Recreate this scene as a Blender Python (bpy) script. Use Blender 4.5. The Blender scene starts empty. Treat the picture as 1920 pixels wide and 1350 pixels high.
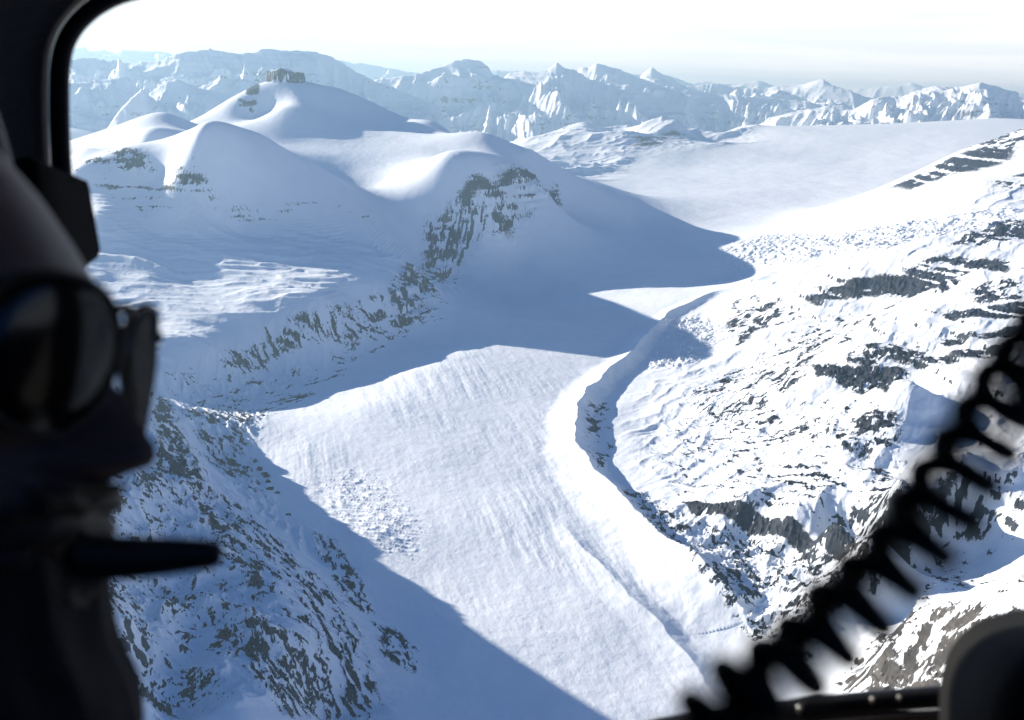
import bpy, math, random
import numpy as np
Q = 1.0            # mesh fineness
rad = math.radians
F = 1867.0; CX = 960.0; CY = 675.0
PITCH = math.atan(525/1867.0); ROLL = math.atan(0.04)
SUN_AZ = rad(65.0); SUN_EL = rad(17.0)
SUN = np.array([-math.sin(SUN_AZ)*math.cos(SUN_EL), math.cos(SUN_AZ)*math.cos(SUN_EL), math.sin(SUN_EL)])
FW = np.array([0, math.cos(PITCH), -math.sin(PITCH)])
U0 = np.array([0, math.sin(PITCH), math.cos(PITCH)]); R0 = np.array([1.0, 0, 0])
RT = math.cos(ROLL)*R0 + math.sin(ROLL)*U0
UP = -math.sin(ROLL)*R0 + math.cos(ROLL)*U0

def ray(u, v):
    return FW + (u-CX)/F*RT + (CY-v)/F*UP
def pt_at(u, v, d):
    """the point at depth d metres along the view axis"""
    return ray(u, v)*d
def polar(u, v):
    d = ray(u, v); return math.atan2(d[0], d[1]), d[2]/math.hypot(d[0], d[1])
def horizon(u):
    return 150+0.04*(u-960)

# ---------------------------------------------------------------- noise
_rng = np.random.RandomState(7)
_perm = _rng.permutation(4096).astype(np.int32)
_ang = _rng.rand(4096).astype(np.float32)*2*np.pi
_gx = np.cos(_ang); _gy = np.sin(_ang)
def perlin(x, y, seed=0):
    x = np.asarray(x, np.float32); y = np.asarray(y, np.float32)
    xi = np.floor(x); yi = np.floor(y)
    fx = x-xi; fy = y-yi
    xi = xi.astype(np.int32)+seed*131; yi = yi.astype(np.int32)+seed*57
    def g(ix, iy, dx, dy):
        h = _perm[(_perm[ix & 4095]+iy) & 4095]
        return _gx[h]*dx+_gy[h]*dy
    u = fx*fx*fx*(fx*(fx*6-15)+10); v = fy*fy*fy*(fy*(fy*6-15)+10)
    a = g(xi, yi, fx, fy); b = g(xi+1, yi, fx-1, fy)
    c = g(xi, yi+1, fx, fy-1); d = g(xi+1, yi+1, fx-1, fy-1)
    a = a+(b-a)*u; c = c+(d-c)*u
    return (a+(c-a)*v)*1.5
def fbm(x, y, L, oct=4, gain=0.5, seed=0):
    s = 0; a = 1.0; f = 1.0/L
    for o in range(oct):
        s = s+a*perlin(x*f, y*f, seed+o*3); a *= gain; f *= 2.03
    return s
def ridged(x, y, L, oct=4, gain=0.5, seed=0):
    s = 0; a = 1.0; f = 1.0/L; w = 1.0
    for o in range(oct):
        n = 1-np.abs(perlin(x*f, y*f, seed+o*3))*1.6
        n = np.clip(n, 0, 1); n = n*n
        s = s+a*n*w; w = np.clip(n*1.6, 0, 1); a *= gain; f *= 2.07
    return s
def sstep(a, b, x):
    t = np.clip((x-a)/(b-a), 0, 1); return t*t*(3-2*t)

# ---------------------------------------------------------------- control points of the land
Zp = [  # pixel, height
 (1100,1349,-1300),(860,1200,-1290),(700,1000,-1272),(1000,950,-1262),(1300,1300,-1302),(560,850,-1262),(900,750,-1235),
 (1050,620,-1195),(1200,520,-1130),(1000,500,-1135),(1300,450,-1060),(1150,360,-965),(1300,310,-905),(1120,300,-905),
 (1600,300,-770),(1500,240,-560),(1700,232,-440),(1880,222,-290),(1300,265,-740),(1200,420,-1040),(800,850,-1250),
 (1150,1150,-1290),(470,790,-1250),(900,600,-1185),(1400,360,-935),(1500,320,-860),(1050,800,-1245),
 (1000,1250,-1297),(1200,620,-1198),(1270,560,-1130),
 (850,660,-1208),(1000,690,-1215),(1100,690,-1220),(700,760,-1232),(800,690,-1216),
 (330,748,-1243),(400,715,-1236),(500,682,-1230),(640,655,-1220),(740,622,-1203),(830,555,-1175),(850,500,-1140),(950,440,-968),(1040,390,-890),
 (1450,415,-985),(1560,385,-925),(1640,362,-870),(1370,520,-1112),(1350,605,-1150),
 (1400,700,-1150),(1300,800,-1205),(1250,720,-1205),(1350,880,-1195),(1450,900,-1140),(1600,940,-1110),(1400,945,-1168),(1500,980,-1160),(1580,1010,-1160),
 (1300,975,-1238),(1400,988,-1226),(1500,1026,-1219),(1580,1046,-1219),(1300,1050,-1262),(1400,1100,-1262),(1450,1180,-1283),(1550,1080,-1215),
 (1130,830,-1254),(1120,760,-1238),(1200,930,-1264),(1300,1040,-1272),(1430,1200,-1297),
 
 (1600,1280,-1240),(1560,1240,-1255),(1500,1260,-1288),
 (380,860,-1255),(440,900,-1262),(500,960,-1270),(600,1060,-1280),(700,1170,-1290),(800,1270,-1300),(740,1345,-1296),
 (330,1000,-1115),(300,1100,-1125),(350,1200,-1135),(280,1222,-1105),(390,1232,-1110),(330,1330,-1150),
 (135,240,-700),(980,272,-1100),(1020,268,-860),(1150,279,-850),(1250,262,-770),(1320,262,-740),
]
Dp = [  # pixel, horizontal distance
 (310,697,4000),(400,652,4200),(500,605,4430),(600,570,4590),(700,545,4850),(760,490,5450),(810,408,6330),(900,352,6410),(950,346,6650),(1040,350,7450),
 (200,560,4790),(250,620,4415),(200,480,5230),(300,500,5110),(350,520,5030),(400,470,5260),(500,470,5280),(330,580,4609),(450,545,4780),(250,560,4770),(650,450,5650),(700,400,6250),(450,410,5620),(250,400,5600),(180,400,5530),(560,520,4960),(150,345,5880),(210,330,5880),(300,330,5880),(190,440,5400),(300,440,5440),
 (135,313,6000),(200,285,6150),(267,270,6130),(330,257,6020),(362,245,5870),(380,240,5790),(440,243,5910),(500,256,6100),(600,310,6450),(690,353,6650),
 (160,275,6500),(280,250,6700),(330,245,6800),(230,235,7400),(310,211,7500),(370,234,7600),
 (440,237,8000),(480,217,8450),(600,290,7260),(750,300,7230),(700,347,6760),(850,290,7280),(800,243,8100),(650,320,7020),(700,270,7650),(560,265,7680),(900,246,7750),(950,262,7800),
 (1000,286,7900),(1040,308,8150),(1080,330,8900),(900,335,6450),(950,315,6760),(1000,330,7130),(870,316,6450),(830,322,6440),
 (497,152,8750),(535,146,8800),(575,153,8830),(470,175,8620),(450,200,8480),(410,226,8350),(620,160,8900),(690,187,8900),(750,215,8700),(810,226,8300),
 (600,200,8450),(650,225,8300),(560,185,8450),(720,235,8300),(530,200,8200),
 (1680,350,7800),(1740,318,7900),(1800,285,8000),(1860,262,8200),(1920,240,8300),(2000,215,8300),
 (1740,352,7500),(1860,312,7600),(1920,292,7700),(1800,345,7000),(1920,345,6900),(1700,400,6800),
 (1920,420,5500),(1800,430,5850),(1600,440,6400),(1500,450,6650),(1410,465,6600),(1385,545,5500),
 (1500,520,5250),(1600,520,4900),(1700,500,4900),(1750,490,4900),(1900,478,4900),
 (1500,575,4820),(1600,560,4800),(1700,545,4780),(1800,520,4750),(1640,575,4730),(1700,562,4730),
 (1920,488,4300),(1800,520,4250),(1700,575,4150),(1600,632,3900),(1530,690,3700),(1480,740,3550),
 (1600,745,3450),(1700,740,3400),(1800,720,3450),(1900,700,3500),(1700,722,3380),(1720,800,3150),(1735,880,2900),(1600,850,3000),
 (1800,800,3270),(1800,850,3070),(1760,740,3420),(1450,820,3350),
 (1800,868,2850),(1700,940,2650),(1640,1010,2450),(1570,1090,2330),(1500,1170,2200),
 (1700,1168,2020),(1800,1140,1980),(1920,1098,1950),(1700,1280,1930),(1850,1250,1850),
 (1800,1000,2790),(1900,1000,2750),(1750,1080,2600),(1900,930,2850),(1650,1150,2340),(1850,1090,2560),(1700,1010,2640),
 (300,740,3640),(340,810,3250),(370,880,2930),(400,950,2650),(440,1010,2400),(480,1070,2190),(500,1105,2095),
 (560,1200,1910),(600,1340,1830),(500,1250,1790),(450,1340,1620),(440,1130,2040),
]
Rp = [  # pixel column, distance, height (parts of the land hidden from here)
 (900,10500,-930),(800,10500,-930),(700,11000,-950),(500,11000,-1000),(350,11000,-1000),(200,11500,-900),(450,9900,-700),(540,10300,-650),(650,10200,-650),(400,9500,-700),(750,9600,-620),(820,9300,-600),(900,8300,-570),(950,8400,-610),(1000,8500,-690),(1040,8900,-810),
 (380,6250,-390),(380,7300,-470),(290,6600,-510),(290,6600,-500),(440,7000,-450),(200,6650,-600),(500,6800,-490),(600,6750,-620),
 (300,9500,-850),(1000,11500,-930),(1800,10500,-800),(1920,10500,-760),(1700,9500,-830),
 (300,16000,-1000),(700,15000,-1100),(1200,16000,-1050),(1400,20000,-1000),(1700,23000,-900),(1900,23000,-850),
 (100,30000,-900),(700,30000,-900),(1300,30000,-900),(1900,30000,-900),(100,60000,-800),(960,60000,-800),(1900,60000,-800),
]
Xp = [  # plan position, height
 (0,1400,-1310),(600,1300,-1310),(0,900,-1310),(-400,1000,-1200),(0,500,-1310),
 (-1500,2400,-560),(-1200,2000,-760),(-1078,2753,-1025),(-1070,2550,-1000),(-2600,4300,-920),(-2100,3500,-1050),(-1330,3250,-1075),(-2750,5200,-860),(-1750,3000,-930),(-800,1700,-900),
 (-3000,3000,-1100),(-3000,4500,-1000),(-4000,6000,-900),(-6000,5000,-1000),(-8000,8000,-1000),(-5000,1000,-1100),(-3000,0,-1200),(-2600,5600,-820),(-3300,5600,-900),
 (3000,3000,-800),(4000,5000,-600),(3000,1500,-900),(6000,8000,-300),(1500,800,-1000),(4000,0,-1000),(20000,15000,-700),(-20000,15000,-900),(1800,1700,-800),(-2262,4820,-880),(-2280,5050,-830),(-2450,5100,-820),
]
Dp += [(1086,227,14200),(1040,243,14000),(1000,256,13800),(1120,252,13900),(1165,258,13700),(1200,241,14200),(1240,226,14600),(1275,236,14500),(1240,256,13700),(1310,244,14900),(1380,240,15500)]
Rp += [(1040,15800,-1100),(1100,16200,-1100),(1200,16800,-1100),(1300,17500,-1000)]
pts = []
for u, v, z in Zp:
    a, t = polar(u, v); pts.append((a, math.log(z/t), z))
for u, v, d in Dp:
    a, t = polar(u, v); pts.append((a, math.log(d), d*t))
for u, d, z in Rp:
    a, t = polar(u, horizon(u)); pts.append((a, math.log(d), z))
for x, y, z in Xp:
    pts.append((math.atan2(x, y), math.log(math.hypot(x, y)), z))
pts = np.array(pts)
CS = 0.015
def tps_fit(P, lam=1e-4):
    X = P[:, :2]*np.array([1.0, 1.0]); n = len(X)
    d = np.hypot(X[:, None, 0]-X[None, :, 0], X[:, None, 1]-X[None, :, 1])
    K = -np.sqrt(d*d+CS*CS)+lam*np.eye(n)
    A = np.zeros((n+3, n+3)); A[:n, :n] = K
    A[:n, n] = 1; A[:n, n+1:] = X; A[n:, :n] = A[:n, n:].T
    b = np.zeros(n+3); b[:n] = P[:, 2]
    return X, np.linalg.solve(A, b)
_X, _W = tps_fit(pts)
A0, A1, L0, L1 = rad(-105), rad(105), math.log(250.0), math.log(90000.0)
def tps_eval(a, l):
    out = np.zeros(a.shape)
    for i in range(len(_X)):
        d2 = (a-_X[i, 0])**2+(l-_X[i, 1])**2+1e-12
        out -= _W[i]*np.sqrt(d2+CS*CS)
    n = len(_X)
    return out+_W[n]+_W[n+1]*a+_W[n+2]*l
# coarse lattice, fine inside the field of view
NA, NL = 560, 560
def a_of(s): return s      # lattice is even in azimuth
_ga = np.linspace(A0, A1, NA); _gl = np.linspace(L0, L1, NL)
_lat = tps_eval(*np.meshgrid(_ga, _gl)).astype(np.float32)
_lat = np.clip(_lat, -1400, 900)
def bspl(a, l):
    """cubic B-spline through the lattice: smooth slopes"""
    fa = np.clip((a-A0)/(A1-A0)*(NA-1), 1.001, NA-3.001); fl = np.clip((l-L0)/(L1-L0)*(NL-1), 1.001, NL-3.001)
    ia = fa.astype(np.int32); il = fl.astype(np.int32); ta = (fa-ia).astype(np.float32); tl = (fl-il).astype(np.float32)
    def w(t): return ((1-t)**3/6, (3*t**3-6*t*t+4)/6, (-3*t**3+3*t*t+3*t+1)/6, t**3/6)
    wa = w(ta); wl = w(tl); out = np.zeros(np.shape(a), np.float32)
    for j in range(4):
        r = 0
        for i in range(4): r = r+wa[i]*_lat[il+j-1, ia+i-1]
        out += wl[j]*r
    return out

def terrace(z, S, sharp, x, y, seed):
    q = (z+9*perlin(x/300, y/300, seed)+3*perlin(x/60, y/60, seed+1))/S
    k = np.floor(q); f = q-k
    return (k+sstep(.5-sharp, .5+sharp, f))*S-9*perlin(x/300, y/300, seed)

# ---------------------------------------------------------------- far ranges
RANGES = [  # crest pixels, distance, front slope, back slope, roughness, wavelength, seed
 ([(-400,70),(-100,84),(100,95),(130,92),(160,88),(168,97),(195,93),(215,99),(228,92),(262,95),(300,96),(340,104),(420,108),(640,112),(660,118),(672,117),(700,122),(730,127),(760,134),(800,138),(900,132),(960,131),(1000,134),(1100,128),(1180,138),(1255,140),(1290,155),(1330,152),(1370,160),(1420,150),(1450,160),(1500,162),(1560,168),(1620,166),(1660,163),(1690,158),(1708,154),(1725,160),(1780,168),(1850,172),(1930,176),(2300,190)], 42000, .30, .3, 420, 5200, 11),
 ([(1150,150),(1195,146),(1208,136),(1222,126),(1238,137),(1262,150),(1285,160),(1310,159),(1345,156),(1385,165),(1440,166),(1468,158),(1500,158),(1530,151),(1545,149),(1560,158),(1590,168),(1630,184),(1700,200)], 27000, .40, .5, 420, 3600, 12),
 ([(1040,150),(1065,128),(1088,124),(1102,127),(1118,119),(1135,123),(1165,132),(1195,143),(1230,158),(1270,166),(1340,176),(1420,182),(1500,190),(1560,196),(1640,200)], 23500, .42, .5, 400, 3300, 13),
 ([(-400,90),(-60,104),(100,115),(150,108),(200,112),(260,118),(300,112),(338,100),(362,97),(393,92),(420,98),(450,102),(475,98),(492,93),(520,94),(526,97),(550,96),(590,98),(615,103),(640,118),(670,135),(700,150),(730,162),(780,180),(830,200),(880,215)], 17500, .36, .5, 330, 2600, 34),
 ([(650,160),(720,147),(785,139),(800,134),(830,124),(852,115),(868,110),(895,114),(906,117),(915,124),(925,140),(945,146),(952,140),(968,136),(1010,133),(1028,129),(1045,118),(1058,128),(1080,134),(1110,150),(1160,160),(1180,158),(1220,178),(1280,200),(1340,215)], 20500, .44, .5, 340, 2800, 15),
 ([(-200,150),(0,160),(120,158),(150,155),(180,151),(212,146),(235,142),(246,150),(256,162),(275,178),(300,200)], 13500, .42, .5, 130, 1600, 16),
 ([(260,185),(300,158),(330,148),(350,156),(367,163),(395,170),(417,175),(450,190),(500,205)], 14200, .40, .5, 200, 1700, 17),
 ([(196,232),(225,205),(245,184),(266,165),(285,182),(305,197),(330,208),(360,222)], 11600, .55, .6, 90, 900, 18),
 ([(1380,250),(1440,222),(1500,208),(1555,198),(1575,206),(1600,205),(1625,192),(1648,182),(1690,181),(1715,172),(1748,160),(1790,163),(1815,160),(1840,154),(1865,160),(1890,168),(1930,178),(2100,176),(2300,190)], 21500, .34, .5, 260, 1500, 19),
]
def far_layers(a, r, x, y, H):
    for k, (crest, D, sf, sb, amp, L, seed) in enumerate(RANGES):
        ca = []; ct = []
        for u, v in crest:
            q = polar(u, v); ca.append(q[0]); ct.append(q[1])
        m = np.where((r > D*0.62) & (r < D*1.5) & (a > ca[0]) & (a < ca[-1]))[0]
        if len(m) == 0: continue
        am, rm, xm, ym = a[m], r[m], x[m], y[m]
        wd = min(.03, (ca[-1]-ca[0])*.2)
        edge = sstep(ca[0], ca[0]+wd, am)*(1-sstep(ca[-1]-wd, ca[-1], am))
        s = am*D                                              # along the crest
        Dn = D+amp*1.6*perlin(s/(L*1.3), s*0+seed*3.3, seed)+amp*.5*perlin(s/(L*.35), s*0+seed*1.7, seed+1)
        dd = Dn-rm
        ad = np.abs(dd)
        gx_ = np.linspace(ca[0]-.06, ca[-1]+.06, 2400); gz_ = np.interp(gx_, ca, ct); st_ = gx_[1]-gx_[0]
        def blur(w):
            n = max(1, int(w/D/st_)); kx = np.hanning(2*n+1); kx /= kx.sum(); return np.convolve(np.pad(gz_, n, mode='edge'), kx, 'valid')
        g1, g2 = blur(L*.22), blur(L*.8)
        asamp = am+dd/D*(.55*perlin(s/(L*.9), s*0+2.2, seed+44)+.25*math.sin(seed*1.7))
        z0, z1, z2 = np.interp(am, gx_, gz_), np.interp(asamp, gx_, g1), np.interp(asamp, gx_, g2)
        w1 = sstep(0, L*.07, ad); w2 = sstep(L*.05, L*.34, ad)
        zc = ((z0*(1-w1)+z1*w1)*(1-w2)+z2*w2)*D
        zc = zc-(1-edge)*(500 if D > 15000 else 60)
        wx = xm+L*.25*perlin(xm/L*1.5, ym/L*1.5, seed+40); wy = ym+L*.25*perlin(xm/L*1.5+9, ym/L*1.5, seed+41)
        spur = ridged(wx, wy, L*.8, 3, .5, seed)              # big spurs and cirques
        sw = s+.16*L*perlin(s/(L*.5), dd/(L*.5), seed+42)+dd*.25*perlin(s/(L*1.5), s*0, seed+43)
        rib = ridged(sw, dd*.30, L*.17, 5, .55, seed+2)       # ribs and gullies running down the face
        h = zc-np.where(dd > 0, dd*sf, -dd*sb)
        # steep head wall, gentler foot
        h = h-np.where(dd > 0, amp*.30*(1-np.exp(-ad/(amp*.9))), 0)
        env = sstep(0, amp*2.2, ad)
        h = h+amp*.85*(spur-.8)*env+amp*.30*(rib-.75)*(.16+.84*env)
        h = h+env*L*.008*fbm(xm, ym, L*.07, 4, .55, seed+5)
        S = 85.0 if D > 15000 else 48.0
        hz = terrace(h+14*fbm(xm, ym, 380, 3, .5, seed+6), S, .17, xm/4, ym/4, seed+7)
        h = h*.8+hz*.2
        H[m] = np.maximum(H[m], h)
    return H
# ---------------------------------------------------------------- picture point -> plan point on the bare land
def hit(u, v, lo=1250.0, hi=14000.0):
    a, t = polar(u, v)
    n = 2400
    l = np.linspace(math.log(lo), math.log(hi), n); r = np.exp(l)
    z = bspl(np.full(n, a), l)
    below = np.where(r*t <= z)[0]
    i = below[0] if len(below) else n-1
    return a, l[i]
def plan(u, v):
    a, l = hit(u, v); r = math.exp(l); return np.array([r*math.sin(a), r*math.cos(a)])
def poly_sd(poly, a, l):
    """signed distance (inside positive) of (a, l) to a polygon"""
    P = np.array(poly); n = len(P); d = np.full(a.shape, 1e9, np.float32); ins = np.zeros(a.shape, bool)
    for i in range(n):
        p, q = P[i], P[(i+1) % n]; e = q-p
        wx = a-p[0]; wy = l-p[1]
        t = np.clip((wx*e[0]+wy*e[1])/(e@e+1e-12), 0, 1)
        d = np.minimum(d, np.hypot(wx-t*e[0], wy-t*e[1]))
        c = ((p[1] > l) != (q[1] > l)) & (a < (q[0]-p[0])*(l-p[1])/(q[1]-p[1]+1e-12)+p[0])
        ins ^= c
    return np.where(ins, d, -d)
class Zone:
    def __init__(self, px, feather=.012, hi=14000.0):
        self.poly = [hit(u, v, hi=hi) for u, v in px]; self.f = feather
        P = np.array(self.poly); self.lo = P.min(0)-feather*2; self.hi = P.max(0)+feather*2
        self.dir = None
    def get(self, a, l):
        idx = np.where((a > self.lo[0]) & (a < self.hi[0]) & (l > self.lo[1]) & (l < self.hi[1]))[0]
        if len(idx) == 0: return idx, None
        m = sstep(-self.f*.5, self.f*.5, poly_sd(self.poly, a[idx], l[idx])).astype(np.float32)
        k = m > 0.001
        return idx[k], m[k]
def along(u1, v1, u2, v2):
    d = plan(u2, v2)-plan(u1, v1); return d/np.hypot(*d)
def turn(x, y, d):
    return x*d[0]+y*d[1], -x*d[1]+y*d[0]      # along d, across d

ZON = {
 'crev': Zone([(600,905),(650,885),(700,890),(745,930),(790,990),(775,1045),(720,1040),(650,1000),(610,960)], .05),
 'margin': Zone([(320,700),(420,715),(520,690),(640,662),(600,700),(500,760),(470,850),(500,930),(600,1010),(640,1060),(600,1060),(520,990),(440,920),(380,860),(340,780)], .03),
 'bench': Zone([(150,420),(300,420),(480,440),(620,440),(760,430),(790,460),(740,530),(640,560),(500,600),(400,650),(310,690),(200,680),(100,560)], .03),
 'rslope': Zone([(1380,540),(1500,470),(1700,410),(1940,330),(1990,700),(1990,1000),(1700,1000),(1600,1080),(1450,1200),(1300,1040),(1180,860),(1180,760),(1250,680),(1340,620)], .05),
 'nridge': Zone([(300,735),(340,800),(380,880),(420,940),(500,1090),(540,1250),(560,1349),(200,1349),(150,1000),(200,700)], .03),
 'nflank': Zone([(330,780),(390,880),(440,920),(520,1000),(640,1120),(760,1250),(740,1349),(560,1349),(510,1150),(450,1020),(400,940)], .03),
 'cliffc': Zone([(800,410),(860,380),(900,348),(1040,345),(1055,380),(1000,420),(940,460),(860,530),(800,590),(740,610),(730,560),(760,500)], .02),
 'wall': Zone([(300,700),(400,655),(500,608),(600,573),(720,550),(740,612),(640,652),(500,680),(400,714),(320,745)], .02),
 'rubble': Zone([(1190,920),(1290,960),(1400,990),(1560,1050),(1540,1140),(1450,1210),(1330,1080),(1230,1000)], .03),
 'lowslope': Zone([(1250,760),(1330,690),(1480,740),(1540,760),(1680,880),(1690,930),(1580,1000),(1450,960),(1290,940),(1200,870)], .03),
 'icefall': Zone([(1345,470),(1420,440),(1560,440),(1750,410),(1900,400),(1900,430),(1700,460),(1560,480),(1420,500),(1380,520)], .04),
 'serac': Zone([(1250,600),(1310,590),(1350,610),(1330,660),(1270,690),(1220,690)], .03),
 'lumps': Zone([(985,290),(1000,250),(1090,222),(1250,218),(1420,238),(1400,268),(1200,287)], .05, 20000.0),
 'ledges': Zone([(140,330),(300,335),(420,370),(560,400),(720,405),(790,430),(770,500),(650,560),(500,590),(470,520),(300,480),(160,440)], .05),
 'brow': Zone([(1640,1175),(1800,1130),(1960,1080),(1960,1349),(1600,1349),(1560,1290)], .03),
 'glac': Zone([(480,860),(560,770),(830,640),(1130,680),(1060,760),(1030,850),(1120,980),(1250,1110),(1400,1349),(1100,1349),(700,1090)], .1),
}
_a, _t = polar(533, 134); CAP = (8850*math.sin(_a), 8850*math.cos(_a), 8850*_t-12)
MORAINE = [(1400,535),(1340,553),(1300,570),(1255,592),(1218,628),(1196,656),(1172,684),(1140,705),(1100,745),(1080,795),(1082,850),(1112,900),(1160,955),(1230,1018),(1310,1088),(1400,1180),(1445,1240)]
MORAINE3 = [(1040,960),(1090,1030),(1170,1110),(1260,1200),(1330,1290),(1370,1349)]
def polyline_d(P, x, y):
    d = np.full(x.shape, 1e9, np.float32); side = np.zeros(x.shape, np.float32); sv = np.zeros(x.shape, np.float32); acc = 0
    tot = sum(np.hypot(*(P[i+1]-P[i])) for i in range(len(P)-1))
    for i in range(len(P)-1):
        p, e = P[i], P[i+1]-P[i]; L = np.hypot(*e)
        wx, wy = x-p[0], y-p[1]; t = np.clip((wx*e[0]+wy*e[1])/(L*L), 0, 1)
        di = np.hypot(wx-t*e[0], wy-t*e[1]); m = di < d
        d = np.where(m, di, d); side = np.where(m, np.sign(e[0]*wy-e[1]*wx), side); sv = np.where(m, (acc+t*L)/tot, sv); acc += L
    return d, side, sv
def moraine(px, x, y, a, l, H, h, wl, wr, end=.08):
    P = np.array([plan(u, v) for u, v in px])
    Q0 = P.min(0)-300; Q1 = P.max(0)+300
    i = np.where((x > Q0[0]) & (x < Q1[0]) & (y > Q0[1]) & (y < Q1[1]))[0]
    if len(i) == 0: return
    xx = x[i]+14*perlin(x[i]/150, y[i]/150, 3)+4*perlin(x[i]/38, y[i]/38, 4); yy = y[i]+14*perlin(x[i]/150, y[i]/150, 5)
    d, s, t = polyline_d(P, xx, yy)
    w = np.where(s < 0, wr*(.75+.8*t), wl*(.85+.5*t))                # seen from start to end (towards us): the right hand side is the picture's left
    f = np.clip(1-d/w, 0, 1); prof = f**1.55; prof = np.sqrt(prof*prof+.012)-.11; prof = prof+.035*f*(1-f)*4*fbm(xx, yy, 60, 3, .5, 9)
    ends = sstep(0, end, t)*(1-sstep(1-end, 1, t))
    H[i] += h*prof*ends*(1+.22*perlin(t*14, t*0, 8))*(.55+.6*np.clip(t*1.6, 0, 1))

def heights(a, r):
    """height of the land at azimuth a, distance r (flat arrays)"""
    l = np.log(r); x = (r*np.sin(a)).astype(np.float32); y = (r*np.cos(a)).astype(np.float32)
    H = bspl(a, l)
    near = np.where(r < 15500)[0]
    if len(near):
        aa, ll, xx, yy = a[near], l[near], x[near], y[near]; h = H[near]
        rr = r[near]
        h += 1.4*fbm(xx, yy, 160, 4, .5, 21)+.5*fbm(xx, yy, 34, 3, .6, 22)
        # domes and icefield: long soft swells
        h += 7*fbm(xx, yy, 900, 3, .45, 23)*sstep(3500, 6500, rr)
        moraine(MORAINE, xx, yy, aa, ll, h, 47, 80, 118)
        moraine(MORAINE3, xx, yy, aa, ll, h, 13, 60, 75, .25)
        # flat rock cap on the pyramid peak
        px, py, zt = CAP; d = np.hypot((xx-px)/1.25, yy-py)
        i = np.where(d < 400)[0]
        if len(i):
            rim = 118+26*perlin(xx[i]/120, yy[i]/120, 65)+7*perlin(xx[i]/26, yy[i]/26, 66)
            top = zt+9-.00035*d[i]**2+32*np.exp(-np.abs(xx[i]-px)/55)+5*perlin(xx[i]/60, yy[i]/60, 67)
            h[i] = np.maximum(h[i], h[i]+(top-h[i])*sstep(1.12, .93, d[i]/rim))
        i, m = ZON['crev'].get(aa, ll)
        if len(i):
            s, t = turn(xx[i], yy[i], along(620, 960, 780, 985))
            w = 10*perlin(xx[i]/60, yy[i]/60, 31)
            h[i] -= m*4.0*(1-ridged(s/4.2+w*.25, t+w*.7, 20, 4, .5, 32))
        i, m = ZON['glac'].get(aa, ll)
        if len(i):
            s, t = turn(xx[i], yy[i], along(900, 800, 1000, 1000))
            q = .3+.9*sstep(-.25, .45, fbm(xx[i], yy[i], 520, 2, .5, 36))
            h[i] += m*q*(.28*fbm(s/1.5, t, 13, 4, .65, 33)+.5*fbm(s/3, t, 60, 3, .5, 34)+1.1*fbm(s/9, t, 36, 3, .5, 37))
        i, m = ZON['margin'].get(aa, ll)
        if len(i):
            s, t = turn(xx[i], yy[i], along(360, 760, 560, 980))
            h[i] += m*(7.5*ridged(s/2.4, t, 44, 4, .55, 35)-4)
        i, m = ZON['bench'].get(aa, ll)
        if len(i):
            s, t = xx[i]+40*perlin(xx[i]/300, yy[i]/300, 40), yy[i]+40*perlin(xx[i]/300, yy[i]/300, 41)
            h[i] += m*(17*fbm(s/2.8, t, 240, 3, .5, 42)+6*ridged(s/2.4, t, 120, 4, .5, 43))
        i, m = ZON['ledges'].get(aa, ll)
        if len(i):
            g_ = h[i]+5*fbm(xx[i], yy[i], 240, 4, .5, 38)
            h[i] += m*.5*(terrace(g_, 15, .22, xx[i]/2, yy[i]/2, 39)-g_)*sstep(-.5, .3, perlin(xx[i]/330, yy[i]/330, 77)+.15)
        i, m = ZON['wall'].get(aa, ll)
        if len(i):
            s, t = turn(xx[i], yy[i], along(500, 610, 505, 680))
            h[i] += m*(7*ridged(s/4, t, 48, 4, .5, 45)-4)
        i, m = ZON['cliffc'].get(aa, ll)
        if len(i):
            s, t = turn(xx[i], yy[i], along(900, 380, 930, 450))
            hh = h[i]+22*ridged(s/3, t, 110, 5, .55, 46)-12
            h[i] = h[i]*(1-m)+m*(.45*hh+.55*terrace(hh, 52, .13, xx[i], yy[i], 47))
        i, m = ZON['rslope'].get(aa, ll)
        if len(i):
            s, t = turn(xx[i], yy[i], along(1600, 640, 1450, 800))
            wx = 30*perlin(xx[i]/130, yy[i]/130, 61); wy = 30*perlin(xx[i]/130, yy[i]/130, 62)
            hh = h[i]+15*fbm(xx[i]+wx, yy[i]+wy, 420, 6, .44, 48)+8*ridged(s/3.0+wx/3, t+wy, 150, 5, .5, 49)
            tw = sstep(-.1, .5, perlin(xx[i]/420, yy[i]/420, 50)+.1)*sstep(-1130, -1040, hh)
            tz = terrace(hh+6*fbm(xx[i], yy[i], 90, 4, .5, 63), 44, .2, xx[i], yy[i], 51)
            h[i] = h[i]*(1-m)+m*(hh*(1-tw*.55)+tz*tw*.55)
        i, m = ZON['rubble'].get(aa, ll)
        if len(i):
            h[i] += m*(11*ridged(xx[i]/1.5, yy[i], 70, 5, .55, 52)-6)
        i, m = ZON['lowslope'].get(aa, ll)
        if len(i):
            s, t = turn(xx[i], yy[i], along(1320, 880, 1560, 960))
            h[i] += m*(5.5*ridged(s/2.2, t, 95, 5, .5, 53)-2.5)
        i, m = ZON['brow'].get(aa, ll)
        if len(i):
            s, t = turn(xx[i], yy[i], along(1880, 1120, 1640, 1240))
            h[i] += m*(9*ridged(s/2.2, t, 70, 5, .55, 54)-4)
        for kz, A, L in (('icefall', 9, 42), ('serac', 9, 34)):
            i, m = ZON[kz].get(aa, ll)
            if len(i): h[i] += m*A*(ridged(xx[i]/1.4, yy[i], L, 4, .6, 55)-.6)
        i, m = ZON['lumps'].get(aa, ll)
        if len(i):
            s, t = turn(xx[i], yy[i], np.array([.8, .6])); h[i] += m*(48*ridged(s/1.8, t, 900, 5, .5, 68)-26)
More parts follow.
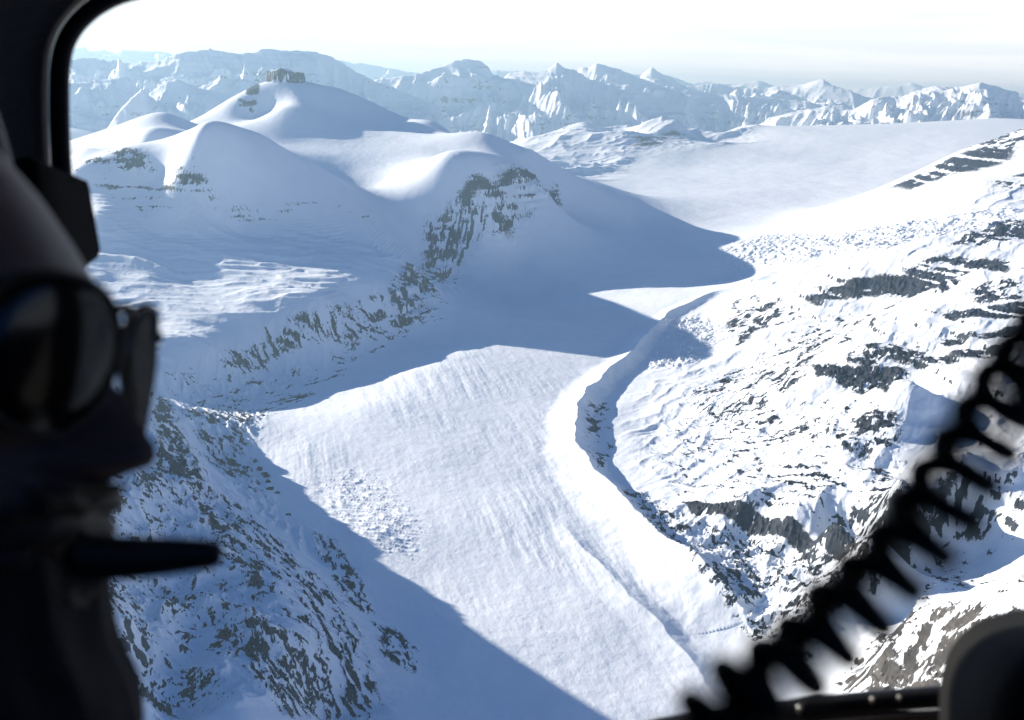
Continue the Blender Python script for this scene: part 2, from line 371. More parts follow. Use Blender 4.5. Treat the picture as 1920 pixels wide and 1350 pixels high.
        i, m = ZON['nridge'].get(aa, ll)
        if len(i):
            h[i] += m*(26*ridged(xx[i]+20*perlin(xx[i]/90, yy[i]/90, 56), yy[i], 230, 6, .55, 57)-22)
        i, m = ZON['nflank'].get(aa, ll)
        if len(i):
            s, t = turn(xx[i], yy[i], along(500, 1100, 640, 1180))
            h[i] += m*(5*ridged(s/5+8*perlin(xx[i]/80, yy[i]/80, 58)/5, t+5*perlin(xx[i]/60, yy[i]/60, 59), 34, 4, .55, 60)-2)
        H[near] = h
    H0 = H.copy(); H = far_layers(a, r, x, y, H)
    return H, x, y, H > H0+1.0

ROCK = [
 ('strata', .55, None, [(1190,258),(1265,232),(1285,240),(1205,266)], .02),
 ('strata', .4, None, [(1170,277),(1290,250),(1300,257),(1190,284)], .02),
 ('solid', .97, None, [(494,134),(530,124),(578,136),(578,150),(545,152),(520,146),(498,152)], .008),
 ('strata', .80, None, [(458,168),(486,160),(484,176),(462,180)], .008),
 ('strata', .80, None, [(446,186),(484,186),(480,197),(450,200)], .008),
 ('patch', .5, None, [(462,200),(480,205),(475,212),(460,208)], .006),  # style, cover, direction (pixel pair or None), outline, feather
 ('strata', .34, None, [(800,412),(850,375),(900,352),(1045,346),(1052,378),(1000,402),(930,402),(870,440),(850,480),(815,530),(795,490),(770,500)], .02),
 ('strata', .85, None, [(858,378),(930,349),(1045,347),(1050,377),(930,382),(868,396)], .015),
 ('streak', .30, (880,400,845,500), [(800,420),(900,390),(1000,385),(990,410),(930,440),(870,500),(810,530),(770,520)], .02),
 ('patch', .45, None, [(730,548),(800,505),(825,560),(770,590),(735,575)], .02),
 ('patch', .16, None, [(640,575),(740,550),(830,540),(800,600),(700,640),(640,640)], .03),
 ('streak', .30, (500,620,530,690), [(420,670),(500,615),(600,580),(660,570),(640,640),(520,680),(430,715)], .02),
 ('streak', .14, (300,700,345,730), [(300,705),(420,655),(600,580),(730,555),(700,640),(500,680),(330,745)], .02),
 ('strata', .80, None, [(1672,350),(1740,318),(1800,289),(1850,276),(1905,280),(1885,308),(1830,322),(1790,328),(1740,344),(1705,356)], .03),
 ('strata', .45, None, [(1850,345),(1925,326),(1925,352),(1880,357)], .02),
 ('patch', .30, None, [(1800,285),(1860,262),(1920,240),(1925,280),(1850,300)], .02),
 ('strata', .92, None, [(1513,562),(1560,545),(1600,528),(1650,517),(1720,520),(1800,532),(1765,556),(1700,560),(1620,562),(1530,572)], .012),
 ('strata', .65, None, [(1690,502),(1780,484),(1915,488),(1890,510),(1800,520),(1700,517)], .015),
 ('patch', .60, None, [(1775,462),(1850,432),(1925,412),(1925,452),(1850,462)], .015),
 ('strata', .50, None, [(1586,578),(1690,574),(1660,588),(1590,594)], .012),
 ('strata', .30, None, [(1570,600),(1640,600),(1640,620),(1570,620)], .012),
 ('patch', .38, None, [(1385,552),(1420,558),(1470,578),(1510,592),(1460,612),(1415,618),(1390,650),(1358,648),(1365,600)], .02),
 ('strata', .85, None, [(1765,588),(1850,574),(1925,568),(1925,602),(1800,603)], .012),
 ('strata', .90, None, [(1755,638),(1850,625),(1925,612),(1925,632),(1770,650)], .012),
 ('strata', .85, None, [(1655,655),(1700,652),(1760,664),(1900,654),(1890,672),(1740,686),(1672,676)], .012),
 ('patch', .55, None, [(1595,655),(1680,640),(1700,670),(1625,695),(1585,685)], .015),
 ('ribs', .90, (1600,690,1596,740), [(1524,690),(1545,683),(1600,694),(1690,688),(1705,702),(1662,742),(1605,738),(1560,716),(1530,709)], .012),
 ('patch', .45, None, [(1820,542),(1925,508),(1925,562),(1830,572)], .02),
 ('patch', .55, None, [(1596,795),(1640,772),(1692,790),(1684,832),(1640,842),(1598,818)], .02),
 ('patch', .13, None, [(1460,780),(1540,745),(1640,760),(1690,850),(1600,860),(1500,830)], .03),
 ('streak', .22, (1440,780,1610,655), [(1290,740),(1400,680),(1500,640),(1560,630),(1530,690),(1470,740),(1400,800),(1320,800)], .03),
 ('patch', .14, None, [(1480,620),(1560,600),(1600,640),(1530,690),(1460,700)], .03),
 ('streak', .11, (1330,900,1560,900), [(1210,860),(1300,760),(1480,750),(1690,870),(1690,940),(1580,1000),(1450,965),(1290,940)], .04),
 ('ribs', .95, (1450,985,1448,1020), [(1275,938),(1340,942),(1420,960),(1500,985),(1600,1010),(1640,1015),(1590,1044),(1490,1032),(1400,998),(1300,962)], .008),
 ('streak', .18, (1260,1000,1500,1100), [(1170,905),(1290,965),(1400,1002),(1560,1050),(1540,1140),(1460,1220),(1340,1090),(1230,1010)], .03),
 ('patch', .28, None, [(1150,905),(1210,935),(1330,1060),(1430,1180),(1450,1230),(1400,1200),(1290,1080),(1200,985)], .02),
 ('patch', .22, None, [(1100,770),(1140,750),(1150,850),(1130,900),(1095,850)], .02),
 ('streak', .75, (1780,880,1560,1110), [(1805,868),(1720,925),(1650,985),(1590,1050),(1520,1130),(1490,1185),(1530,1195),(1590,1125),(1650,1052),(1725,980),(1790,905)], .015),
 ('streak', .22, (1700,930,1500,1060), [(1700,930),(1640,1000),(1560,1090),(1480,1120),(1500,1060),(1600,990)], .03),
 ('streak', .30, (1880,1110,1640,1240), [(1650,1180),(1800,1130),(1940,1085),(1940,1349),(1600,1349),(1580,1285)], .03),
 ('patch', .85, None, [(1640,1285),(1650,1255),(1670,1240),(1695,1255),(1700,1290)], .01),
 ('patch', .06, None, [(1700,960),(1920,860),(1920,1080),(1680,1150)], .05),
 ('patch', .48, None, [(250,915),(290,850),(300,738),(335,790),(372,870),(382,905),(330,912)], .02),
 ('patch', .46, None, [(382,900),(410,955),(440,1005),(480,1065),(505,1108),(470,1100),(430,1050),(392,990),(365,930)], .015),
 ('patch', .18, None, [(200,1080),(330,1105),(430,1085),(410,1125),(300,1160),(200,1180)], .03),
 ('streak', .36, (450,1150,560,1300), [(415,1130),(470,1130),(540,1200),(600,1300),(620,1349),(540,1349),(470,1250),(410,1190)], .03),
 ('streak', .26, (500,1010,620,1130), [(400,920),(470,960),(560,1050),(660,1160),(720,1349),(600,1349),(520,1170),(450,1040)], .03),
 ('patch', .26, None, [(280,1222),(390,1230),(440,1300),(330,1275)], .02),
 ('patch', .07, None, [(230,900),(380,900),(480,1080),(440,1250),(200,1349),(180,1000)], .04),
 ('streak', .45, (610,1010,670,1120), [(590,1000),(625,1010),(690,1110),(705,1165),(650,1130),(610,1060)], .02),
 ('streak', .45, (720,1170,790,1250), [(700,1168),(740,1180),(805,1245),(770,1262),(715,1225)], .02),
 ('streak', .30, (380,780,520,880), [(345,770),(440,740),(480,790),(462,850),(500,935),(440,900),(390,860)], .03),
 ('streak', .10, (500,720,800,640), [(330,745),(640,660),(830,560),(860,590),(660,690),(480,790)], .03),
 ('patch', .34, None, [(135,308),(200,285),(285,298),(290,318),(140,332)], .02),
 ('strata', .45, None, [(305,350),(390,343),(398,366),(310,364)], .015),
 ('strata', .20, None, [(170,330),(300,330),(400,372),(560,400),(700,405),(700,415),(500,425),(250,400)], .03),
]
ROCKZ = [Zone(p[3], p[4]) for p in ROCK]
def rock_cover(a, r, x, y, z):
    l = np.log(r); out = np.zeros(a.shape, np.float32)
    for k, (style, cov, dr, px, f) in enumerate(ROCK):
        i, m = ROCKZ[k].get(a, l)
        if len(i) < 50: continue
        if style == 'solid':
            out[i] = np.maximum(out[i], m); continue
        xx, yy, zz = x[i], y[i], z[i]; sc = float(np.exp(ROCKZ[k].poly[0][1]))/3000.0     # detail grows with distance: the picture cannot show finer
        sc = max(.7, min(sc, 2.5))
        wx = xx+9*sc*perlin(xx/(30*sc), yy/(30*sc), 70+k); wy = yy+9*sc*perlin(xx/(30*sc)+7, yy/(30*sc), 71+k)
        big = fbm(xx, yy, 150*sc, 3, .5, 79+k)
        base = .8*fbm(wx, wy, 34*sc, 5, .72, 80+k)+.45*big
        if style == 'strata':
            q = zz+5*sc*perlin(xx/(160*sc), yy/(160*sc), 90+k)
            n = .38*base+.85*perlin(q/(11*sc), np.float32(k*3.7)+xx/(700*sc), 91)+.35*perlin(q/(4.5*sc), xx/(120*sc), 92)
        elif style == 'patch':
            n = base+.25*perlin(zz/(9*sc), xx/(90*sc), 93)
        else:
            d = along(*dr); s, t = turn(wx, wy, d)
            st = 5.0 if style == 'streak' else 4.0
            n = fbm(s/st, t, (17 if style == 'streak' else 16)*sc, 5, .66, 94+k)+.35*base+.3*big
        if style == 'solid': out[i] = np.maximum(out[i], m); continue
        thr = np.quantile(n, 1-cov)
        v = sstep(thr-.30, thr+.30, n)*m
        out[i] = np.maximum(out[i], v)
    d = np.hypot((x-CAP[0])/1.25, y-CAP[1]); i = np.where(d < 215)[0]
    cl = sstep(96, 108, d[i])*(1-sstep(140, 160, d[i]+12*perlin(x[i]/30, y[i]/30, 69)))*sstep(-.75, -.35, perlin(z[i]/17, x[i]/90, 64))
    out[i] = np.maximum(out[i], cl)
    return out

def grid():
    nd = int(1500*Q); W = .56
    dense = np.linspace(-W, W, nd)
    no = int(110*Q)
    outer = W+(np.linspace(0, 1, no+1)[1:])**1.6*(rad(100)-W)
    a = np.concatenate([-outer[::-1], dense, outer])
    segs = [(300, 1150, 60), (1150, 9000, 1250), (9000, 13000, 260), (13000, 30000, 640), (30000, 48000, 190), (48000, 60000, 20)]
    r = []
    for lo, hi, n in segs:
        n = int(n*Q); r.append(np.exp(np.linspace(math.log(lo), math.log(hi), n, endpoint=False)))
    r = np.concatenate(r+[np.array([60000.0])])
    return a, r
ga, gr = grid()
AA, RR = np.meshgrid(ga, gr); nr, nc = AA.shape
Hh, Xx, Yy, FARM = heights(AA.ravel(), RR.ravel())
H2 = Hh.reshape(nr, nc); X2 = Xx.reshape(nr, nc); Y2 = Yy.reshape(nr, nc)

# slope of the finished land (rock stands a little proud and broken)
ROCKV = rock_cover(AA.ravel(), RR.ravel(), Xx, Yy, Hh)
_i = np.where(ROCKV > .02)[0]
_n = ridged(Xx[_i], Yy[_i], 26, 4, .6, 105)+.6*perlin(Hh[_i]/7, Xx[_i]/60, 106)
Hh[_i] += (ROCKV[_i]*(5.5*_n-3.0)).astype(np.float32); H2 = Hh.reshape(nr, nc)
P3 = np.stack([X2, Y2, H2], -1)
du = np.zeros_like(P3); dv = np.zeros_like(P3)
du[:, 1:-1] = P3[:, 2:]-P3[:, :-2]; du[:, 0] = du[:, 1]; du[:, -1] = du[:, -2]
dv[1:-1] = P3[2:]-P3[:-2]; dv[0] = dv[1]; dv[-1] = dv[-2]
NN = np.cross(du, dv); NN /= np.linalg.norm(NN, axis=-1, keepdims=True)+1e-9
STEEP = np.abs(NN[..., 2]).ravel()
_r = RR.ravel()
# bare rock on the far faces too steep to hold snow, in level beds
_i = np.where((_r > 9500) & (STEEP < .86))[0]
_q = Hh[_i]+40*perlin(Xx[_i]/1500, Yy[_i]/1500, 100)
_n = perlin(_q/46, Xx[_i]/2500, 101)+.5*perlin(_q/20, Xx[_i]/900, 102)+.5*fbm(Xx[_i], Yy[_i], 260, 3, .6, 103)
ROCKV[_i] = np.maximum(ROCKV[_i], sstep(.78, .58, STEEP[_i])*sstep(.10, .7, _n)*.6)
_i = np.where(((_r < 3600) | ((_r < 9500) & (AA.ravel() > .05))) & (STEEP < .70))[0]
_n = fbm(Xx[_i], Yy[_i], 40, 4, .6, 104)
ROCKV[_i] = np.maximum(ROCKV[_i], sstep(.68, .50, STEEP[_i])*sstep(-.2, .2, _n)*.9)

def new_mesh(name, co, quads, smooth=True, attrs=None):
    me = bpy.data.meshes.new(name)
    me.vertices.add(len(co)); me.vertices.foreach_set('co', np.ascontiguousarray(co, np.float32).ravel())
    n = len(quads); me.loops.add(n*4); me.polygons.add(n)
    me.loops.foreach_set('vertex_index', np.ascontiguousarray(quads, np.int32).ravel())
    me.polygons.foreach_set('loop_start', np.arange(n, dtype=np.int32)*4)
    me.update(calc_edges=True)
    if smooth: me.polygons.foreach_set('use_smooth', np.ones(n, bool))
    for k, v in (attrs or {}).items():
        me.attributes.new(k, 'FLOAT', 'POINT').data.foreach_set('value', np.ascontiguousarray(v, np.float32))
    ob = bpy.data.objects.new(name, me); bpy.context.scene.collection.objects.link(ob)
    return ob
import mathutils
sc = bpy.context.scene
def nodes(name):
    m = bpy.data.materials.new(name); m.use_nodes = True; m.node_tree.nodes.clear(); return m, m.node_tree
class NT:
    def __init__(s, tree): s.t = tree
    def n(s, kind, **kw):
        nd = s.t.nodes.new(kind)
        for k, v in kw.items():
            if k.startswith('i_'):
                key = k[2:]; nd.inputs[int(key) if key.isdigit() else key.replace('_', ' ')].default_value = v
            else: setattr(nd, k, v)
        return nd
    def l(s, a, b): s.t.links.new(a, b)
    def math(s, op, a, b=None, c=None):
        nd = s.t.nodes.new('ShaderNodeMath'); nd.operation = op
        for i, v in enumerate((a, b, c)):
            if v is None: continue
            if hasattr(v, 'is_output'): s.l(v, nd.inputs[i])
            else: nd.inputs[i].default_value = v
        return nd.outputs[0]
    def mix(s, f, a, b):
        nd = s.t.nodes.new('ShaderNodeMix'); nd.data_type = 'RGBA'
        for k, v in ((0, f), (6, a), (7, b)):
            if hasattr(v, 'is_output'): s.l(v, nd.inputs[k])
            else: nd.inputs[k].default_value = v if k == 0 else (*v, 1)
        return nd.outputs[2]
    def noise(s, vec, scale, detail=3, rough=.55):
        nd = s.t.nodes.new('ShaderNodeTexNoise'); nd.inputs['Scale'].default_value = scale
        nd.inputs['Detail'].default_value = detail; nd.inputs['Roughness'].default_value = rough
        s.l(vec, nd.inputs['Vector']); return nd.outputs['Fac']
    def smooth(s, lo, hi, x):
        nd = s.t.nodes.new('ShaderNodeMapRange'); nd.interpolation_type = 'SMOOTHSTEP'
        nd.inputs['From Min'].default_value = lo; nd.inputs['From Max'].default_value = hi; s.l(x, nd.inputs['Value']); return nd.outputs[0]
def snow_material():
    m, t = nodes('snow_and_rock'); g = NT(t)
    out = g.n('ShaderNodeOutputMaterial'); p = g.n('ShaderNodeBsdfPrincipled')
    co = g.n('ShaderNodeTexCoord').outputs['Object']
    at = g.n('ShaderNodeAttribute', attribute_name='rock').outputs['Fac']
    br = g.n('ShaderNodeAttribute', attribute_name='dirt').outputs['Fac']
    fine = g.noise(co, .085, 5, .62)
    mid = g.noise(co, .012, 4, .55)
    vf = g.noise(co, .33, 4, .65)
    f = g.math('ADD', g.math('ADD', at, g.math('MULTIPLY', g.math('SUBTRACT', fine, .5), 1.2)), g.math('MULTIPLY', g.math('SUBTRACT', vf, .5), .7))
    rock = g.math('MULTIPLY', g.smooth(.30, .60, f), g.smooth(.02, .14, at))
    wind = g.noise(co, .0035, 5, .6)
    mid = g.math('ADD', g.math('MULTIPLY', mid, .5), g.math('MULTIPLY', wind, .5))
    snow = g.mix(g.smooth(.40, .62, mid), (.82, .875, .935), (.775, .84, .91))
    tone = g.noise(co, .03, 5, .65)
    mpz = g.n('ShaderNodeMapping'); mpz.inputs['Scale'].default_value = (.006, .006, .16); g.l(co, mpz.inputs[0])
    bed = g.noise(mpz.outputs[0], 1.0, 3, .6)
    tone = g.smooth(.30, .72, g.math('ADD', g.math('MULTIPLY', tone, .55), g.math('MULTIPLY', bed, .45)))
    stone = g.mix(tone, (.008, .012, .021), (.042, .051, .068))
    brown = g.mix(tone, (.024, .022, .021), (.115, .104, .092))
    stone = g.mix(br, stone, brown)
    g.l(g.mix(rock, snow, stone), p.inputs['Base Color'])
    p.inputs['Roughness'].default_value = .75; p.inputs['Specular IOR Level'].default_value = .2
    bh = g.math('ADD', g.math('MULTIPLY', fine, .9), g.math('MULTIPLY', g.noise(co, .28, 3, .6), .35))
    bh = g.math('ADD', bh, g.math('MULTIPLY', rock, .5))
    b = g.n('ShaderNodeBump'); b.inputs['Strength'].default_value = .40; b.inputs['Distance'].default_value = 3.0
    g.l(bh, b.inputs['Height']); g.l(b.outputs[0], p.inputs['Normal']); g.l(p.outputs[0], out.inputs[0])
    return m
SNOW = snow_material()

# ---------------------------------------------------------------- the land, cut into its parts
_a = AA.ravel(); _l = np.log(_r); CLS = np.zeros(len(_a), np.int8)        # 0 snow mountain
au = lambda u: polar(u, 700)[0]
CLS[(_a > au(1070)) & (_r < 11500)] = 5
CLS[(_r < 3700) & (_a < au(900))] = 6
def paint(px, c, hi=14000.0):
    z = Zone(px, .002, hi); i, m = z.get(_a, _l)
    if len(i): CLS[i[m > .5]] = c
paint([(1090,335),(1040,298),(1150,290),(1400,240),(1640,230),(1990,216),(1990,228),(1800,282),(1680,352),(1560,385),(1450,415),(1345,437)], 2, 24000.0)
paint([(1090,335),(1345,435),(1375,520),(1240,600),(1190,665),(1100,745),(1080,800),(1110,900),(1160,960),(1310,1088),(1445,1240),(1500,1349),(740,1349),(800,1270),(600,1060),(500,960),(440,900),(380,860),(330,748),(500,682),(640,655),(740,622),(830,555),(950,445),(1040,392)], 3)
paint([(1195,660),(1110,735),(1030,800),(1025,850),(1060,920),(1130,1000),(1240,1090),(1340,1200),(1420,1300),(1450,1240),(1400,1180),(1310,1088),(1230,1010),(1150,910),(1130,850),(1135,780),(1200,690)], 4)
CLS[(_r >= 9300) & (CLS == 0)] = 1
CLS[(_r >= 11500) & (CLS == 5)] = 1
CLS[FARM | (_r > 21000)] = 1
DIRT = np.zeros(len(_a), np.float32)
for _px in ([(1805,868),(1700,930),(1590,1030),(1490,1150),(1480,1200),(1600,1130),(1700,1010),(1790,910)], [(1640,1185),(1800,1130),(1960,1080),(1960,1349),(1590,1349),(1570,1285)], [(415,1130),(470,1130),(560,1230),(640,1349),(540,1349),(450,1250)], [(420,670),(500,615),(640,575),(640,650),(500,680)]):
    _i, _m = Zone(_px, .03).get(_a, _l); DIRT[_i] = np.maximum(DIRT[_i], _m*(1.0 if _px[0][0] > 1000 else .3))
LAND = [('mountain', 'broad snow mountain with a flat topped rocky summit left of the glacier', 'mountain'),
        ('far_mountains', 'pale blue snowy mountain ranges along the horizon', 'mountains'),
        ('icefield', 'wide flat white icefield beyond the glacier', 'icefield'),
        ('glacier', 'smooth snow covered glacier flowing down the valley', 'glacier'),
        ('lateral_moraine', 'curved snowy moraine ridge along the right edge of the glacier', 'moraine'),
        ('mountainside', 'sunlit snowy mountainside with dark rock bands right of the glacier', 'mountainside'),
        ('rocky_ridge', 'shaded rocky ridge with snow gullies at the lower left', 'ridge')]
jj, ii = np.mgrid[0:nr-1, 0:nc-1]; b = (jj*nc+ii).ravel()
quads = np.stack([b, b+1, b+nc+1, b+nc], 1)
ALL = np.stack([Xx, Yy, Hh], 1)
fc = CLS[quads[:, 0]]
for c, (nm, lab, cat) in enumerate(LAND):
    q = quads[fc == c]
    if len(q) == 0: continue
    use, inv = np.unique(q.ravel(), return_inverse=True)
    ob = new_mesh(nm, ALL[use], inv.reshape(-1, 4), attrs={'rock': ROCKV[use], 'dirt': DIRT[use]})
    ob.data.materials.append(SNOW); ob['kind'] = 'structure'; ob['label'] = lab; ob['category'] = cat

HAZE = 1
def build_world():
    w = bpy.data.worlds.new('World'); sc.world = w; w.use_nodes = True
    g = NT(w.node_tree); w.node_tree.nodes.clear()
    out = g.n('ShaderNodeOutputWorld'); bg = g.n('ShaderNodeBackground')
    sky = g.n('ShaderNodeTexSky', sky_type='NISHITA', sun_disc=False, sun_elevation=SUN_EL, sun_rotation=-SUN_AZ, altitude=3000.0, air_density=1.0, dust_density=0.0, ozone_density=10.0)
    co = g.n('ShaderNodeTexCoord').outputs['Generated']
    sep = g.n('ShaderNodeSeparateXYZ'); g.l(co, sep.inputs[0])
    mp = g.n('ShaderNodeMapping'); mp.inputs['Scale'].default_value = (3.0, 3.0, 60.0); mp.inputs['Rotation'].default_value = (0, rad(1.2), 0); g.l(co, mp.inputs[0])
    st = g.noise(mp.outputs[0], 1.6, 6, .55)
    veil = g.smooth(.21, .10, sep.outputs[2])
    cl = g.math('MULTIPLY', veil, g.math('ADD', .88, g.math('MULTIPLY', g.smooth(.36, .62, st), .12)))
    CV = 9.2
    g.l(g.mix(cl, sky.outputs[0], (CV*.97, CV*.985, CV)), bg.inputs[0]); bg.inputs[1].default_value = .066
    g.l(bg.outputs[0], out.inputs[0])
build_world()
sun = bpy.data.lights.new('sun','SUN'); sun.energy=5.0; sun.angle=rad(.5); sun.color=(1,.925,.82)
so = bpy.data.objects.new('sun', sun); sc.collection.objects.link(so)
so.rotation_euler = mathutils.Vector(SUN).to_track_quat('Z','Y').to_euler()
def haze():
    m, t = nodes('haze_air'); g = NT(t)
    out = g.n('ShaderNodeOutputMaterial'); v = g.n('ShaderNodeVolumePrincipled')
    v.inputs['Color'].default_value = (.50,.78,1,1); v.inputs['Absorption Color'].default_value = (.2,.2,.2,1); v.inputs['Density'].default_value = 3.5e-5; v.inputs['Anisotropy'].default_value = .35
    g.l(v.outputs[0], out.inputs['Volume'])
    x0,x1,y0,y1,z0,z1 = -62000,62000,-62000,62000,-1450,float(Hh.max())+25
    me = bpy.data.meshes.new('haze'); c=[(x,y,z) for z in (z0,z1) for y in (y0,y1) for x in (x0,x1)]
    me.from_pydata(c,[],[(0,2,3,1),(4,5,7,6),(0,1,5,4),(2,6,7,3),(0,4,6,2),(1,3,7,5)]); me.materials.append(m)
    o = bpy.data.objects.new('haze', me); sc.collection.objects.link(o); o['kind']='stuff'; o['label']='pale blue haze in the mountain air'
if HAZE: haze()
cam = bpy.data.cameras.new('camera'); co = bpy.data.objects.new('camera', cam); sc.collection.objects.link(co); sc.camera = co
M = mathutils.Matrix(((RT[0],UP[0],-FW[0]),(RT[1],UP[1],-FW[1]),(RT[2],UP[2],-FW[2])))
co.rotation_euler = M.to_euler(); cam.lens = 36*F/1920; cam.sensor_width=36; cam.clip_start=.02; cam.clip_end=300000
cam.dof.use_dof = True; cam.dof.focus_distance = 3500.0; cam.dof.aperture_fstop = 7.2
sc.view_settings.view_transform='Standard'; sc.view_settings.look='None'; sc.view_settings.exposure=1.1
# ---------------------------------------------------------------- inside the helicopter
import bmesh
from mathutils import Vector
COL = sc.collection
def V3(u, v, d): return Vector(pt_at(u, v, d))
def LC(x, y, z): return Vector(x*RT+y*UP+z*FW)          # cabin axes: right, up, forward (metres)
def plain(name, col, rough=.5, spec=.4, metal=0.0, bump=0.0, bscale=900.0):
    m, t = nodes(name); g = NT(t); o = g.n('ShaderNodeOutputMaterial'); p = g.n('ShaderNodeBsdfPrincipled')
    co = g.n('ShaderNodeTexCoord').outputs['Object']
    nz = g.noise(co, bscale*.2, 4, .6)
    g.l(g.mix(nz, tuple(c*.75 for c in col), tuple(c*1.25 for c in col)), p.inputs['Base Color'])
    p.inputs['Roughness'].default_value = rough; p.inputs['Specular IOR Level'].default_value = spec; p.inputs['Metallic'].default_value = metal
    if bump:
        b = g.n('ShaderNodeBump'); b.inputs['Strength'].default_value = bump; b.inputs['Distance'].default_value = .001
        g.l(g.noise(co, bscale, 3, .6), b.inputs['Height']); g.l(b.outputs[0], p.inputs['Normal'])
    g.l(p.outputs[0], o.inputs[0]); return m
M_TRIM = plain('brown_cabin_trim', (.15, .122, .102), .55, .3, bump=.3)
M_RUBBER = plain('black_rubber', (.007, .007, .008), .6, .25, bump=.2)
M_BLACK = plain('black_plastic', (.016, .016, .018), .4, .4, bump=.2)
M_SKIN = plain('skin', (.10, .066, .064), .5, .25, bump=.25, bscale=700.0)
M_HAIR = plain('dark_hair', (.020, .014, .011), .6, .3)
M_JACKET = plain('black_jacket', (.016, .016, .019), .85, .1, bump=.5, bscale=500.0)
def lens_mat():
    m, t = nodes('dark_lens'); g = NT(t); o = g.n('ShaderNodeOutputMaterial'); mx = g.n('ShaderNodeMixShader')
    df = g.n('ShaderNodeBsdfDiffuse'); gs = g.n('ShaderNodeBsdfGlossy'); df.inputs[0].default_value = (.004, .004, .005, 1)
    gs.inputs['Roughness'].default_value = .12; gs.inputs[0].default_value = (.9, .95, 1, 1); mx.inputs[0].default_value = .022
    g.l(df.outputs[0], mx.inputs[1]); g.l(gs.outputs[0], mx.inputs[2]); g.l(mx.outputs[0], o.inputs[0]); return m
M_LENS = lens_mat()
M_SEAT = plain('black_upholstery', (.006, .006, .006), .8, .15, bump=.4)
M_LINING = plain('dark_cabin_lining', (.13, .125, .12), .8, .2)
def glass():
    m, t = nodes('window_glass'); g = NT(t); o = g.n('ShaderNodeOutputMaterial')
    mx = g.n('ShaderNodeMixShader'); tr = g.n('ShaderNodeBsdfTransparent'); gl = g.n('ShaderNodeBsdfGlossy')
    tr.inputs[0].default_value = (.99, .995, .99, 1); gl.inputs['Roughness'].default_value = .02; mx.inputs[0].default_value = .012
    g.l(tr.outputs[0], mx.inputs[1]); g.l(gl.outputs[0], mx.inputs[2]); g.l(mx.outputs[0], o.inputs[0]); return m
def empty(name, loc, label, cat, group=None):
    o = bpy.data.objects.new(name, None); COL.objects.link(o); o.location = loc; o.empty_display_size = .05
    o['label'] = label; o['category'] = cat
    if group: o['group'] = group
    return o
def put(name, bm, mat, parent=None, smooth=True):
    bmesh.ops.recalc_face_normals(bm, faces=bm.faces)
    me = bpy.data.meshes.new(name); bm.to_mesh(me); bm.free(); me.materials.append(mat)
    if smooth:
        for p in me.polygons: p.use_smooth = True
    o = bpy.data.objects.new(name, me); COL.objects.link(o)
    if parent is not None:
        o.parent = parent; o.matrix_parent_inverse = mathutils.Matrix.Translation(parent.location).inverted()
    return o
def spline(P, n):
    """smooth curve through the points"""
    P = [Vector(p) for p in P]; out = []
    for i in range(len(P)-1):
        p0, p1, p2, p3 = P[max(i-1, 0)], P[i], P[i+1], P[min(i+2, len(P)-1)]
        for k in range(n):
            t = k/n
            out.append(.5*((2*p1)+(p2-p0)*t+(2*p0-5*p1+4*p2-p3)*t*t+(3*p1-p0-3*p2+p3)*t**3))
    return out+[P[-1]]
def tube(bm, P, R, seg=12, flat=1.0, upv=None):
    """tube along points P; R one radius or one per point; flat squeezes it across upv"""
    rings = []; n = len(P); R = R if isinstance(R, (list, tuple)) else [R]*n
    prev = None
    for i in range(n):
        t = (P[min(i+1, n-1)]-P[max(i-1, 0)]).normalized()
        a = (upv if upv is not None else (prev if prev is not None else Vector((.31, .7, .64))))
        x = (a-t*a.dot(t)).normalized(); y = t.cross(x); prev = x
        rings.append([bm.verts.new(P[i]+x*math.cos(2*math.pi*k/seg)*R[i]+y*math.sin(2*math.pi*k/seg)*R[i]*flat) for k in range(seg)])
    for i in range(n-1):
        for k in range(seg): bm.faces.new((rings[i][k], rings[i][(k+1) % seg], rings[i+1][(k+1) % seg], rings[i+1][k]))
    for rr in (rings[0], rings[-1]): bm.faces.new(rr)
def slab(bm, outline, back, rnd=0.0):
    """closed outline of points, pushed along the vector back; rounded front edge"""
    c = sum(outline, Vector())/len(outline); loops = []; bd = back.normalized(); N = len(outline)
    def inset(i, s):
        a, b = outline[i-1], outline[(i+1) % N]; nrm = (b-a).normalized().cross(bd)
        return outline[i]+nrm*(s*sgn)
    area = sum(((outline[i-1]-c).cross(outline[i]-c)).dot(bd) for i in range(N)); sgn = -1 if area > 0 else 1
    for th in ([math.radians(q) for q in (0, 15, 30, 45, 60, 75, 90)] if rnd else [math.pi/2]):
        loops.append([bm.verts.new(inset(i, rnd*(1-math.sin(th)))+bd*(rnd*(1-math.cos(th)) if rnd else 0)) for i in range(N)])
    loops.append([bm.verts.new(p+back) for p in outline])
    for A, B in zip(loops, loops[1:]):
        for i in range(N): bm.faces.new((A[i], A[(i+1) % N], B[(i+1) % N], B[i]))
    bm.faces.new(loops[0]); bm.faces.new(loops[-1])

